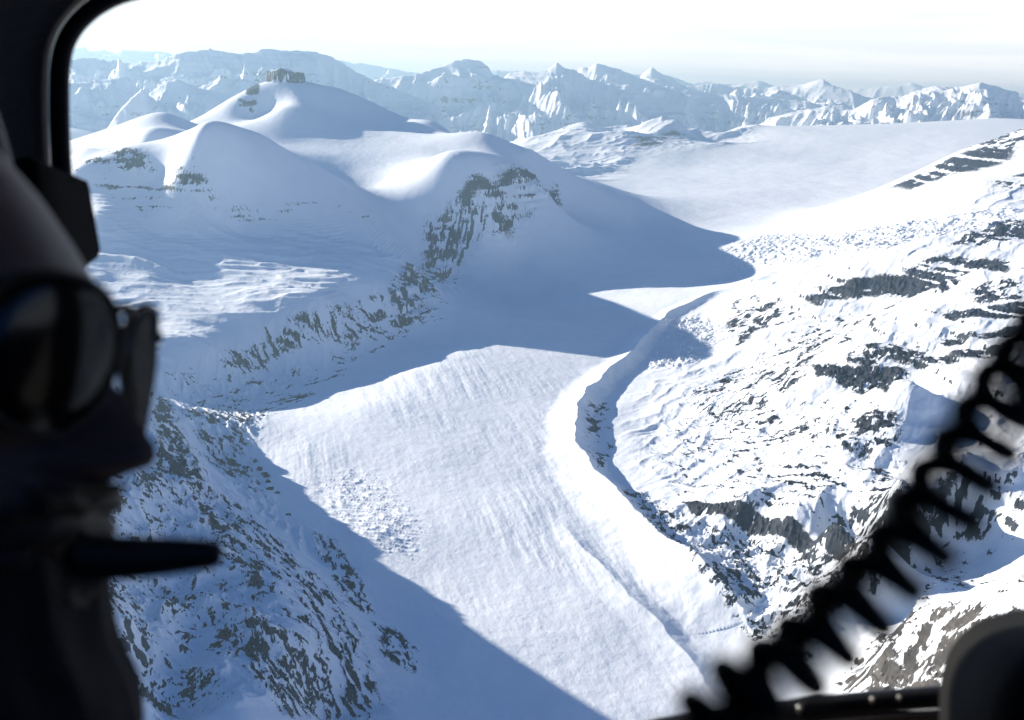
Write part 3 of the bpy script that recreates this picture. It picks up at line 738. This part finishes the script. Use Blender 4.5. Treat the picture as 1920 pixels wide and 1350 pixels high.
# ---- helicopter door, window and cabin
heli = empty('helicopter', LC(0, -1.25, .3), 'dark helicopter cabin with a brown window post and black window seal', 'helicopter')
WD = .92                                                    # the window's distance
OPEN_PX = [(640,-30),(480,-24),(330,-12),(250,2),(205,20),(172,44),(149,72),(136,104),(131,150),(131,220),(134,300),(140,380),(146,520),(152,700),(158,900),(166,1150),(178,1330),(215,1420),(300,1455),(500,1450),(800,1415),(1100,1370),(1240,1348),(1400,1322),(1600,1300),(1765,1288),(1960,1272),(2140,1240),(2210,1170),(2225,1000),(2225,600),(2220,200),(2190,40),(2120,-18),(1950,-36),(1600,-44),(1100,-40)]
def dense(P, n=6):
    Q = [Vector((p[0], p[1], 0)) for p in P]; Q.append(Q[0]); return [(q.x, q.y) for q in spline(Q, n)[:-1]]
OPEN_PX = dense(OPEN_PX, 4)
def grown(P, s):
    """outline pushed outwards by s pixels"""
    out = []; N = len(P); area = sum(P[i-1][0]*P[i][1]-P[i][0]*P[i-1][1] for i in range(N)); sg = 1 if area > 0 else -1
    for i in range(N):
        ax, ay = P[i-1]; bx, by = P[(i+1) % N]; tx, ty = bx-ax, by-ay; L = math.hypot(tx, ty)
        out.append((P[i][0]+sg*ty/L*s, P[i][1]-sg*tx/L*s))
    return out
def ring_loft(name, loops, mat, parent):
    bm = bmesh.new(); vs = [[bm.verts.new(p) for p in lp] for lp in loops]; N = len(vs[0])
    for A, B in zip(vs, vs[1:]+vs[:1]):
        for i in range(N): bm.faces.new((A[i], A[(i+1) % N], B[(i+1) % N], B[i]))
    return put(name, bm, mat, parent)
def lp(s, d): return [V3(u, v, d) for u, v in grown(OPEN_PX, s)]
# black seal round the glass: a rounded lip
ring_loft('window_seal', [lp(0, WD), lp(2, WD-.006), lp(10, WD-.010), lp(24, WD-.010), lp(36, WD-.004), lp(40, WD+.004), lp(40, WD+.012), lp(0, WD+.012)], M_RUBBER, heli)
# trim panel of the door with a raised bead next to the seal
def outer(d):
    out = []
    for u, v in OPEN_PX:
        x, y = u-1150, v-650; k = max(abs(x)/2700, abs(y)/1750); out.append(V3(1150+x/k, 650+y/k, d))
    return out
ring_loft('window_post', [lp(40.5, WD-.002), lp(44, WD-.016), lp(50, WD-.021), lp(57, WD-.019), lp(62, WD-.010), lp(84, WD-.008), lp(150, WD-.010), outer(WD-.02), outer(WD+.02), lp(40.5, WD+.014)], M_TRIM, heli)
bm = bmesh.new(); a_ = [bm.verts.new(p) for p in lp(6, WD+.004)]; b_ = [bm.verts.new(p) for p in lp(6, WD+.008)]
N = len(a_)
for i in range(N): bm.faces.new((a_[i], a_[(i+1) % N], b_[(i+1) % N], b_[i]))
bm.faces.new(a_); bm.faces.new(b_)
put('window_pane', bm, glass(), heli, smooth=False)
# sill ledge along the lower edge
bm = bmesh.new()
tube(bm, [V3(u, v, WD-.03) for u, v in ((1130,1395),(1240,1366),(1400,1341),(1600,1319),(1765,1306),(1960,1288),(2150,1262))], [.010]*7, 12)
put('window_sill', bm, M_BLACK, heli)
for u, v, r_ in ((1505,1330,.006),(1640,1313,.0045),(1690,1309,.004)):
    bm = bmesh.new(); tube(bm, [V3(u, v, WD-.046), V3(u+2, v, WD-.036)], [r_, r_], 10); put('sill_screw', bm, M_BLACK, heli)
# latch block on the post
bm = bmesh.new()
out = [V3(u, v, .90)-Vector(FW)*.1 for u, v in ((104,352),(112,340),(150,334),(164,340),(168,352),(171,372),(180,420),(188,468),(184,482),(168,494),(150,512),(120,520),(100,505),(96,430))]
slab(bm, out, Vector(FW)*.10, .006)
put('window_latch', bm, plain('matt_black_latch', (.006, .006, .006), .95, .03), heli)
# lining of the cabin behind and around us
bm = bmesh.new()
x0, x1, y0, y1, z0, z1 = -.98, 1.05, -1.25, .62, -1.1, .915
def shell(t):
    return [bm.verts.new(LC(x, y, z)) for x, y, z in ((x0-t,y0-t,z1),(x1+t,y0-t,z1),(x1+t,y1+t,z1),(x0-t,y1+t,z1),(x0-t,y0-t,z0-t),(x1+t,y0-t,z0-t),(x1+t,y1+t,z0-t),(x0-t,y1+t,z0-t))]
A, B = shell(0), shell(.03)
bm.free(); bm = bmesh.new()
def panel(ax, ay, az, bx, by, bz):
    v = [bm.verts.new(LC(x, y, z)) for z in (az, bz) for y in (ay, by) for x in (ax, bx)]
    for f in ((0,2,3,1),(4,5,7,6),(0,1,5,4),(2,6,7,3),(0,4,6,2),(1,3,7,5)): bm.faces.new([v[i] for i in f])
t_ = .03; ys = .10                                         # side and rear windows begin here, above our waist
panel(x0-t_, y0-t_, z0-t_, x1+t_, y0, z1)                   # floor
panel(x0-t_, y1, z0-t_, x1+t_, y1+t_, z1)                   # roof
panel(x0-t_, y0, z0, x0, y1, z1)                            # left side
panel(x1, y0, z0, x1+t_, ys, z1)                            # right side below its window
panel(x0, y0, z0-t_, x1, .16, z0)                            # rear below its window
for px_ in (x0, -.05, x1-.08): panel(px_, ys, z0-t_, px_+.08, y1, z0)
for pz_ in (z0+.1, -.1, z1-.12): panel(x1, ys, pz_, x1+t_, y1, pz_+.1)
put('cabin_lining', bm, M_LINING, heli, smooth=False)

# ---- headrest at the lower right
seat = empty('front_seat', LC(.34, -1.2, .62), 'black seat with a rounded headrest rising into the lower right corner', 'seat')
SD = .60
sp = dense([(1762,1420),(1761,1320),(1764,1270),(1776,1228),(1800,1192),(1836,1164),(1885,1148),(1960,1140),(2080,1142),(2150,1160),(2200,1200),(2220,1270),(2225,1420),(2100,1450),(1900,1450)], 4)
bm = bmesh.new(); slab(bm, [V3(u, v, SD+.09)-Vector(FW)*.09 for u, v in sp], Vector(FW)*.09, .022); put('headrest', bm, M_SEAT, seat)
bm = bmesh.new(); slab(bm, [V3(u, v, SD+.10) for u, v in dense([(1700,1900),(1690,1500),(1720,1462),(2200,1462),(2290,1520),(2300,1900),(2300,3600),(1700,3600)], 4)], Vector(FW)*.10, .03); put('backrest', bm, M_SEAT, seat)
bm = bmesh.new(); tube(bm, [V3(1900,1440,SD+.045), V3(1900,1480,SD+.12)], [.006, .006]); put('headrest_post', bm, M_BLACK, seat)
bm = bmesh.new(); tube(bm, [V3(2090,1440,SD+.045), V3(2090,1480,SD+.12)], [.006, .006]); put('headrest_post', bm, M_BLACK, seat)

# ---- coiled cord hanging across the window
axis = spline([V3(u, v, d*.9) for u, v, d in ((2330,60,.235),(2200,270,.228),(2080,455,.222),(1965,640,.216),(1925,700,.214),(1880,760,.212),(1800,880,.210),(1758,950,.208),(1705,1020,.207),(1657,1076,.206),(1602,1135,.205),(1538,1193,.204),(1480,1250,.203),(1415,1292,.202),(1358,1338,.202),(1308,1390,.202),(1262,1450,.203),(1200,1540,.205))], 40)
bm = bmesh.new()
# rebuild finely so that every turn is round
fine = []; ph = 0.0
for i in range(len(axis)-1):
    t = (axis[i+1]-axis[i]); L = t.length; t.normalize()
    for k in range(6):
        q = axis[i]+t*(L*k/6); ph += L/6/(.0080+.0005*math.sin((i+k/6)*.021))*2*math.pi
        x = Vector(FW)-t*t.dot(Vector(FW)); x.normalize(); y = t.cross(x); amp = .0058*(1+.06*math.sin((i+k/6)*.05))
        fine.append(q+x*math.cos(ph)*amp+y*math.sin(ph)*amp)
tube(bm, fine, .0027, 14)
cord = put('coiled_cord', bm, M_RUBBER); cord['label'] = 'black coiled cord hanging diagonally across the right side of the window'; cord['category'] = 'cord'
# ---------------------------------------------------------------- the passenger on the left, in profile
HD = .405; S_ = HD/F                                   # metres per picture unit at the face
yaw = rad(4); tilt = rad(11)
fx = math.cos(yaw)*RT-math.sin(yaw)*FW                 # where the face points
up0 = math.cos(tilt)*UP-math.sin(tilt)*RT
hz_ = up0-fx*np.dot(up0, fx); hz_ /= np.linalg.norm(hz_)
hy_ = np.cross(hz_, fx); _ro = rad(8); hy_, hz_ = math.cos(_ro)*hy_-math.sin(_ro)*hz_, math.cos(_ro)*hz_+math.sin(_ro)*hy_                                # towards the person's left
NAS = pt_at(140, 606, HD)                              # bridge of the nose
def HP(x, y, z): return Vector(NAS+x*fx+y*hy_+z*hz_)
hk = [.125,.118,.105,.085,.062,.040,.022,.010,0,-.013,-.027,-.041,-.050,-.057,-.063,-.069,-.073,-.077,-.082,-.087,-.096,-.106,-.115,-.123,-.131,-.142,-.160,-.185,-.215]
fr = [-.106,-.094,-.076,-.053,-.031,-.014,-.002,.002,-.002,-.002,-.001,.000,.001,.002,.004,.009,.010,.005,.009,.006,.000,.006,.003,-.010,-.040,-.062,-.072,-.078,-.082]
bk = [-.105,-.140,-.165,-.182,-.190,-.192,-.190,-.188,-.186,-.184,-.181,-.178,-.176,-.174,-.172,-.170,-.168,-.167,-.166,-.164,-.162,-.160,-.158,-.157,-.157,-.158,-.160,-.165,-.172]
wd = [.012,.036,.055,.068,.075,.077,.077,.076,.075,.074,.073,.071,.069,.068,.066,.065,.064,.063,.062,.060,.056,.050,.046,.047,.050,.054,.057,.060,.066]
ns = [0,0,0,0,0,0,0,0,.001,.008,.016,.023,.0275,.027,.012,.001]+[0]*13
sg = [.01]*8+[.008,.008,.009,.011,.014,.0165,.015,.012]+[.01]*13
hh = np.linspace(.125, -.215, 120)
ip = lambda v: np.interp(hh, hk[::-1], v[::-1])
FR, BK, WDT, NS, SG = ip(fr), ip(bk), ip(wd), ip(ns), ip(sg)
bm = bmesh.new(); rings = []
NT_ = 96
for i, h in enumerate(hh):
    xm = (FR[i]*.45+BK[i]*.55); ring = []
    for k in range(NT_):
        q = 2*math.pi*k/NT_; q = q+.35*math.sin(q)*-1 if False else q
        c, s = math.cos(q), math.sin(q)
        # more points on the face
        x = xm+(FR[i]-xm if c > 0 else xm-BK[i])*math.copysign(abs(c)**(2/2.35), c); y = WDT[i]*math.copysign(abs(s)**(2/2.3), s)
        if c > 0:
            x += 1.3*NS[i]*math.exp(-(y/SG[i])**2)
            x += .006*math.exp(-((abs(y)-.017)/.006)**2-((h+.054)/.006)**2)            # wings of the nose
            x -= .011*math.exp(-((h+.012)/.013)**2-((abs(y)-.032)/.017)**2)             # eye sockets
            x += .006*math.exp(-((h+.012)/.009)**2-((abs(y)-.032)/.011)**2)             # closed lids over the eyes
            x += .006*math.exp(-((h+.040)/.016)**2-((abs(y)-.045)/.02)**2)              # cheek bones
            x -= .004*math.exp(-((h+.0775)/.0025)**2-(y/.022)**2)                       # mouth line
        ring.append(bm.verts.new(HP(x, y, h)))
    rings.append(ring)
for A, B in zip(rings, rings[1:]):
    for k in range(NT_): bm.faces.new((A[k], A[(k+1) % NT_], B[(k+1) % NT_], B[k]))
bm.faces.new(rings[0])
# ears, grown out of the head
for sd in (-1, 1):
    er = []
    for j in range(7):
        rr = (.0, .012, .018, .021, .020, .014, .006)[j] or .004; off = (.018, .021, .021, .017, .010, .004, -.004)[j]
        er.append([bm.verts.new(HP(-.092-off*.35+math.cos(2*math.pi*k/16)*rr*.62, sd*(.070+off), -.025+math.sin(2*math.pi*k/16)*rr*1.5)) for k in range(16)])
    for A, B in zip(er, er[1:]):
        for k in range(16): bm.faces.new((A[k], A[(k+1) % 16], B[(k+1) % 16], B[k]))
    bm.faces.new(er[0])
# shoulders and upper chest join on under the neck
last = rings[-1]; prevr = last
for dz, sx, sy, fwd in ((-.02, 1.15, 1.35, 0), (-.045, 1.45, 2.1, -.005), (-.075, 1.7, 2.75, -.01), (-.14, 1.95, 2.95, -.012), (-.30, 2.0, 2.6, -.01), (-.46, 1.95, 2.4, -.01), (-.55, 2.0, 2.5, -.01)):
    h = -.215+dz; xc = -.127; ring = []
    for k in range(NT_):
        c, s = math.cos(2*math.pi*k/NT_), math.sin(2*math.pi*k/NT_)
        ring.append(bm.verts.new(HP(xc+fwd+.045*sx*math.copysign(abs(c)**.85, c), .066*sy*math.copysign(abs(s)**.85, s), h)))
    for k in range(NT_): bm.faces.new((prevr[k], prevr[(k+1) % NT_], ring[(k+1) % NT_], ring[k]))
    prevr = ring
bm.faces.new(prevr)
person = put('person', bm, M_SKIN)
person['label'] = 'person in profile wearing sunglasses, headset and black jacket beside the window'; person['category'] = 'person'
# limbs: arms to hands on the lap, legs seated (skin skeleton)
def skin_chain(name, mat, chains, parent):
    verts, edges, rads = [], [], []
    for ch in chains:
        st = ch.get('join'); prev = st
        for (p, r) in ch['pts']:
            verts.append(HP(*p)); rads.append(r)
            if prev is not None: edges.append((prev, len(verts)-1))
            prev = len(verts)-1
    me = bpy.data.meshes.new(name); me.from_pydata(verts, edges, []); o = bpy.data.objects.new(name, me); COL.objects.link(o)
    sk = o.modifiers.new('skin', 'SKIN'); sub = o.modifiers.new('sub', 'SUBSURF'); sub.levels = sub.render_levels = 2
    for i, r in enumerate(rads): me.skin_vertices[0].data[i].radius = (r, r)
    me.skin_vertices[0].data[0].use_root = True
    dg = bpy.context.evaluated_depsgraph_get(); m2 = bpy.data.meshes.new_from_object(o.evaluated_get(dg))
    COL.objects.unlink(o); bpy.data.objects.remove(o)
    m2.name = name; m2.materials.clear(); m2.materials.append(mat)
    for p in m2.polygons: p.use_smooth = True
    ob = bpy.data.objects.new(name, m2); COL.objects.link(ob); ob.parent = parent
    return ob
# hair: a close cap over the skull, moustache and beard
def shell_part(name, mat, cond, off, noise=0.0):
    bm = bmesh.new(); vm = {}; rnd_ = random.Random(5)
    src = person.data
    co = [v.co.copy() for v in src.vertices]; nr_ = [v.normal.copy() for v in src.vertices]
    n_body = len(rings)*NT_; out_ = {}
    loc = {}
    for i in range(n_body):
        h = hh[i//NT_]; d = co[i]-Vector(NAS); loc[i] = (d.dot(Vector(fx)), d.dot(Vector(hy_)), h); q_ = Vector(fx)*(loc[i][0]+.085)+Vector(hy_)*loc[i][1]*1.2+Vector(hz_)*max(h-.03, -.02)*.6; out_[i] = q_.normalized()
    for p in src.polygons:
        if all(v < n_body and cond(*loc[v]) for v in p.vertices):
            vs = []
            for v in p.vertices:
                if v not in vm: vm[v] = bm.verts.new(co[v]+out_[v]*(off+noise*rnd_.random()))
                vs.append(vm[v])
            bm.faces.new(vs)
    bmesh.ops.recalc_face_normals(bm, faces=bm.faces)
    return put(name, bm, mat, person)
person.data.update()
shell_part('hair', M_HAIR, lambda x, y, h: (h > .055 and x < -.075) or (h > -.05 and x < -.085) , .006, .003)
shell_part('beard', M_HAIR, lambda x, y, h: (-.128 < h < -.063 and x > -.085 and not (h > -.073 and abs(y) > .03 and x > -.05)), .003, .006)
# jacket: torso, standing collar, sleeves
bm = bmesh.new(); jr = []
for dz, sx, sy, xo in ((.118,.066,.064,.018), (.100,.074,.074,.016), (.075,.078,.082,.010), (.060,.088,.090,.012), (.030,.092,.098,.010), (.0,.098,.110,.006), (-.03,.108,.150,0), (-.06,.118,.190,0), (-.10,.128,.215,0), (-.18,.140,.220,0), (-.30,.142,.200,0), (-.44,.140,.190,0), (-.60,.150,.200,0)):
    h = -.215+dz; ring = []
    for k in range(64):
        c, s = math.cos(2*math.pi*k/64), math.sin(2*math.pi*k/64); w = 1+.03*math.sin(k*2.3+dz*60)+.02*math.sin(k*5.1-dz*90)
        ring.append(bm.verts.new(HP(-.085+xo+sx*1.12*math.copysign(abs(c)**.9, c)*w, sy*math.copysign(abs(s)**.9, s)*w, h+.012*c*(dz > 0))))
    jr.append(ring)
for A, B in zip(jr, jr[1:]):
    for k in range(64): bm.faces.new((A[k], A[(k+1) % 64], B[(k+1) % 64], B[k]))
bm.faces.new(jr[-1])
jk = put('jacket', bm, M_JACKET, person); sm = jk.modifiers.new('smooth', 'SUBSURF'); sm.levels = sm.render_levels = 2
for sd in (-1, 1):
    sl = skin_chain('sleeve', M_JACKET, [{'pts': [((-.11, sd*.16, -.31), .060), ((-.11, sd*.215, -.36), .058), ((-.09, sd*.235, -.48), .050), ((-.05, sd*.235, -.60), .046), ((.05, sd*.20, -.66), .040), ((.15, sd*.15, -.69), .034)]}], person)
    hp = [{'pts': [((.14, sd*.152, -.690), .022), ((.18, sd*.14, -.698), .026), ((.22, sd*.125, -.705), .027)]}]
    hand = hp+[{'join': 2, 'pts': [((.25+dx, sd*(.125+oy), -.705), .0095), ((.275+dx, sd*(.125+oy*1.1), -.712), .009), ((.290+dx, sd*(.125+oy*1.1), -.728), .008)]} for dx, oy in ((0,.028),(.008,.010),(.006,-.009),(-.006,-.026))]
    hand.append({'join': 1, 'pts': [((.195, sd*.108, -.700), .011), ((.225, sd*.088, -.708), .010), ((.245, sd*.080, -.716), .009)]})
    skin_chain('hand', M_SKIN, hand, person)
    skin_chain('trouser_leg', M_JACKET, [{'pts': [((-.10, sd*.10, -.80), .10), ((.08, sd*.12, -.80), .085), ((.33, sd*.13, -.79), .066), ((.40, sd*.13, -.86), .060), ((.40, sd*.13, -1.05), .050)]}], person)

# ---- boulders lying on the snow at the edge of the sunlit ice
M_STONE = plain('dark_stone', (.030, .031, .035), .9, .1, bscale=1.0)
for k_, (u, v, s_) in enumerate(((478,866,7.5),(486,882,10),(494,890,6.5),(499,893,11),(503,905,7),(507,918,9),(520,925,6),(541,968,6.5))):
    a_, l_ = hit(u, v); r_ = math.exp(l_); z_ = float(heights(np.array([a_]), np.array([r_]))[0][0])
    bm = bmesh.new(); bmesh.ops.create_icosphere(bm, subdivisions=3, radius=1.0); rn = random.Random(k_+3); ph_ = [rn.uniform(0, 6) for _ in range(6)]
    for vv in bm.verts:
        c = vv.co; f = 1+.22*math.sin(3.1*c.x+ph_[0])*math.sin(2.7*c.y+ph_[1])+.16*math.sin(5.3*c.z+ph_[2]+2*c.x)+.10*math.sin(9*c.y+ph_[3]+4*c.z)
        vv.co = Vector((c.x*1.3*f, c.y*.95*f, c.z*.8*f))*s_
    b_ = put('boulder', bm, M_STONE, None, smooth=False); b_.location = (r_*math.sin(a_), r_*math.cos(a_), z_+s_*.25); b_.rotation_euler = (rn.uniform(-.3, .3), rn.uniform(-.3, .3), rn.uniform(0, 6))
    b_['label'] = 'small dark boulder lying on the snow at the left edge of the sunlit glacier'; b_['category'] = 'boulder'; b_['group'] = 'dark boulders along the left edge of the sunlit glacier'

# ---- sunglasses
gl = empty('sunglasses', HP(.012, 0, -.01), 'large dark sunglasses with pale reflections worn on the face at the left', 'sunglasses')
def lens_pts(sd, grow=1.0, dx=0.0, n=40):
    out = []
    for k in range(n):
        q = 2*math.pi*k/n; c, s = math.cos(q), math.sin(q)
        w, hgt = .0335*grow, .0285*grow
        y = .0345+w*math.copysign(abs(c)**.82, c); z = -.013+hgt*math.copysign(abs(s)**.85, s)*(1.08 if s < 0 else .88)-(.003 if c > 0 and s < 0 else 0)*abs(c)
        if c < 0 and s < 0: y += .010*abs(s)*abs(c)          # teardrop towards the nose
        if s < 0 and c > -.3: z -= .003*abs(s)
        x = .0215-5.5*(y-.012)**2-3.0*(z+.005)**2+dx
        out.append(HP(x, sd*y, z))
    return out
for sd in (-1, 1):
    bm = bmesh.new(); fr_, bk_ = lens_pts(sd, .97), lens_pts(sd, .97, -.002)
    for pts_, fl in ((fr_, 1), (bk_, 0)):
        c = HP(.0215-5.5*(.0345-.012)**2+(0 if fl else -.002)+.0006, sd*.0345, -.010); ring0 = [bm.verts.new(p) for p in pts_]
        rr = [ring0]
        for q in (.75, .5, .25):
            nx = []
            for k in range(40):
                y = .0345+((pts_[k]-Vector(NAS)).dot(Vector(hy_))*sd-.0345)*q; z = -.010+((pts_[k]-Vector(NAS)).dot(Vector(hz_))+.010)*q
                nx.append(bm.verts.new(HP(.0215-5.5*(y-.012)**2-3.0*(z+.005)**2-(0 if fl else .002), sd*y, z)))
            rr.append(nx)
        for A, B in zip(rr, rr[1:]):
            for k in range(40): bm.faces.new((A[k], A[(k+1) % 40], B[(k+1) % 40], B[k]))
        bm.faces.new(rr[-1])
        if fl: rim0 = ring0
        else:
            for k in range(40): bm.faces.new((rim0[k], rim0[(k+1) % 40], ring0[(k+1) % 40], ring0[k]))
    put('lens', bm, M_LENS, gl)
    bm = bmesh.new(); P_ = lens_pts(sd, 1.0, -.001); tube(bm, P_+[P_[0]], .0016, 8); put('rim', bm, M_RUBBER, gl)
    bm = bmesh.new(); tube(bm, spline([HP(.006, sd*.066, .004), HP(-.004, sd*.074, .005), HP(-.04, sd*.079, .002), HP(-.085, sd*.080, -.002), HP(-.105, sd*.079, -.02)], 6), .0028, 8); put('temple_arm', bm, M_RUBBER, gl)
bm = bmesh.new(); tube(bm, spline([HP(.019, -.008, .004), HP(.022, 0, .006), HP(.019, .008, .004)], 6), .0022, 8); put('bridge', bm, M_RUBBER, gl)

# ---- headset with microphone boom
NEAR = 1 if HP(0, .07, 0).dot(Vector(FW)) < HP(0, -.07, 0).dot(Vector(FW)) else -1
hs = empty('headset', HP(-.09, NEAR*.10, -.02), 'black headset with a microphone held in front of the mouth at the left', 'headset')
bm = bmesh.new(); tube(bm, spline([HP(-.085, NEAR*.100, -.050), HP(-.05, NEAR*.092, -.078), HP(-.015, NEAR*.074, -.090), HP(.014, NEAR*.048, -.090)], 10), .0032, 10); put('microphone_boom', bm, M_BLACK, hs)
bm = bmesh.new(); pm = spline([V3(118,1040,.352), V3(180,1046,.354), V3(250,1046,.357), V3(330,1042,.361), V3(392,1040,.364), V3(416,1040,.366)], 6)
nm_ = len(pm); rr_ = [.0088*min(1, (i+1)/4)*(1-.55*(i/(nm_-1))**1.7) for i in range(nm_)]; rr_[-1] = .002; rr_[-2] = .0038
tube(bm, pm, rr_, 18, .75, Vector(UP)); put('microphone', bm, M_BLACK, hs)
for sd in (-1, 1):
    bm = bmesh.new()
    tube(bm, [HP(-.09, sd*(.080+q), -.02) for q in (0, .006, .022, .034, .040)], [.030, .040, .042, .036, .020], 24); put('ear_cup', bm, M_BLACK, hs)
bm = bmesh.new(); tube(bm, spline([HP(-.09, -.105, .0), HP(-.09, -.098, .06), HP(-.09, -.062, .118), HP(-.09, 0, .142), HP(-.09, .062, .118), HP(-.09, .098, .06), HP(-.09, .105, .0)], 8), .008, 10); put('headband', bm, M_BLACK, hs)
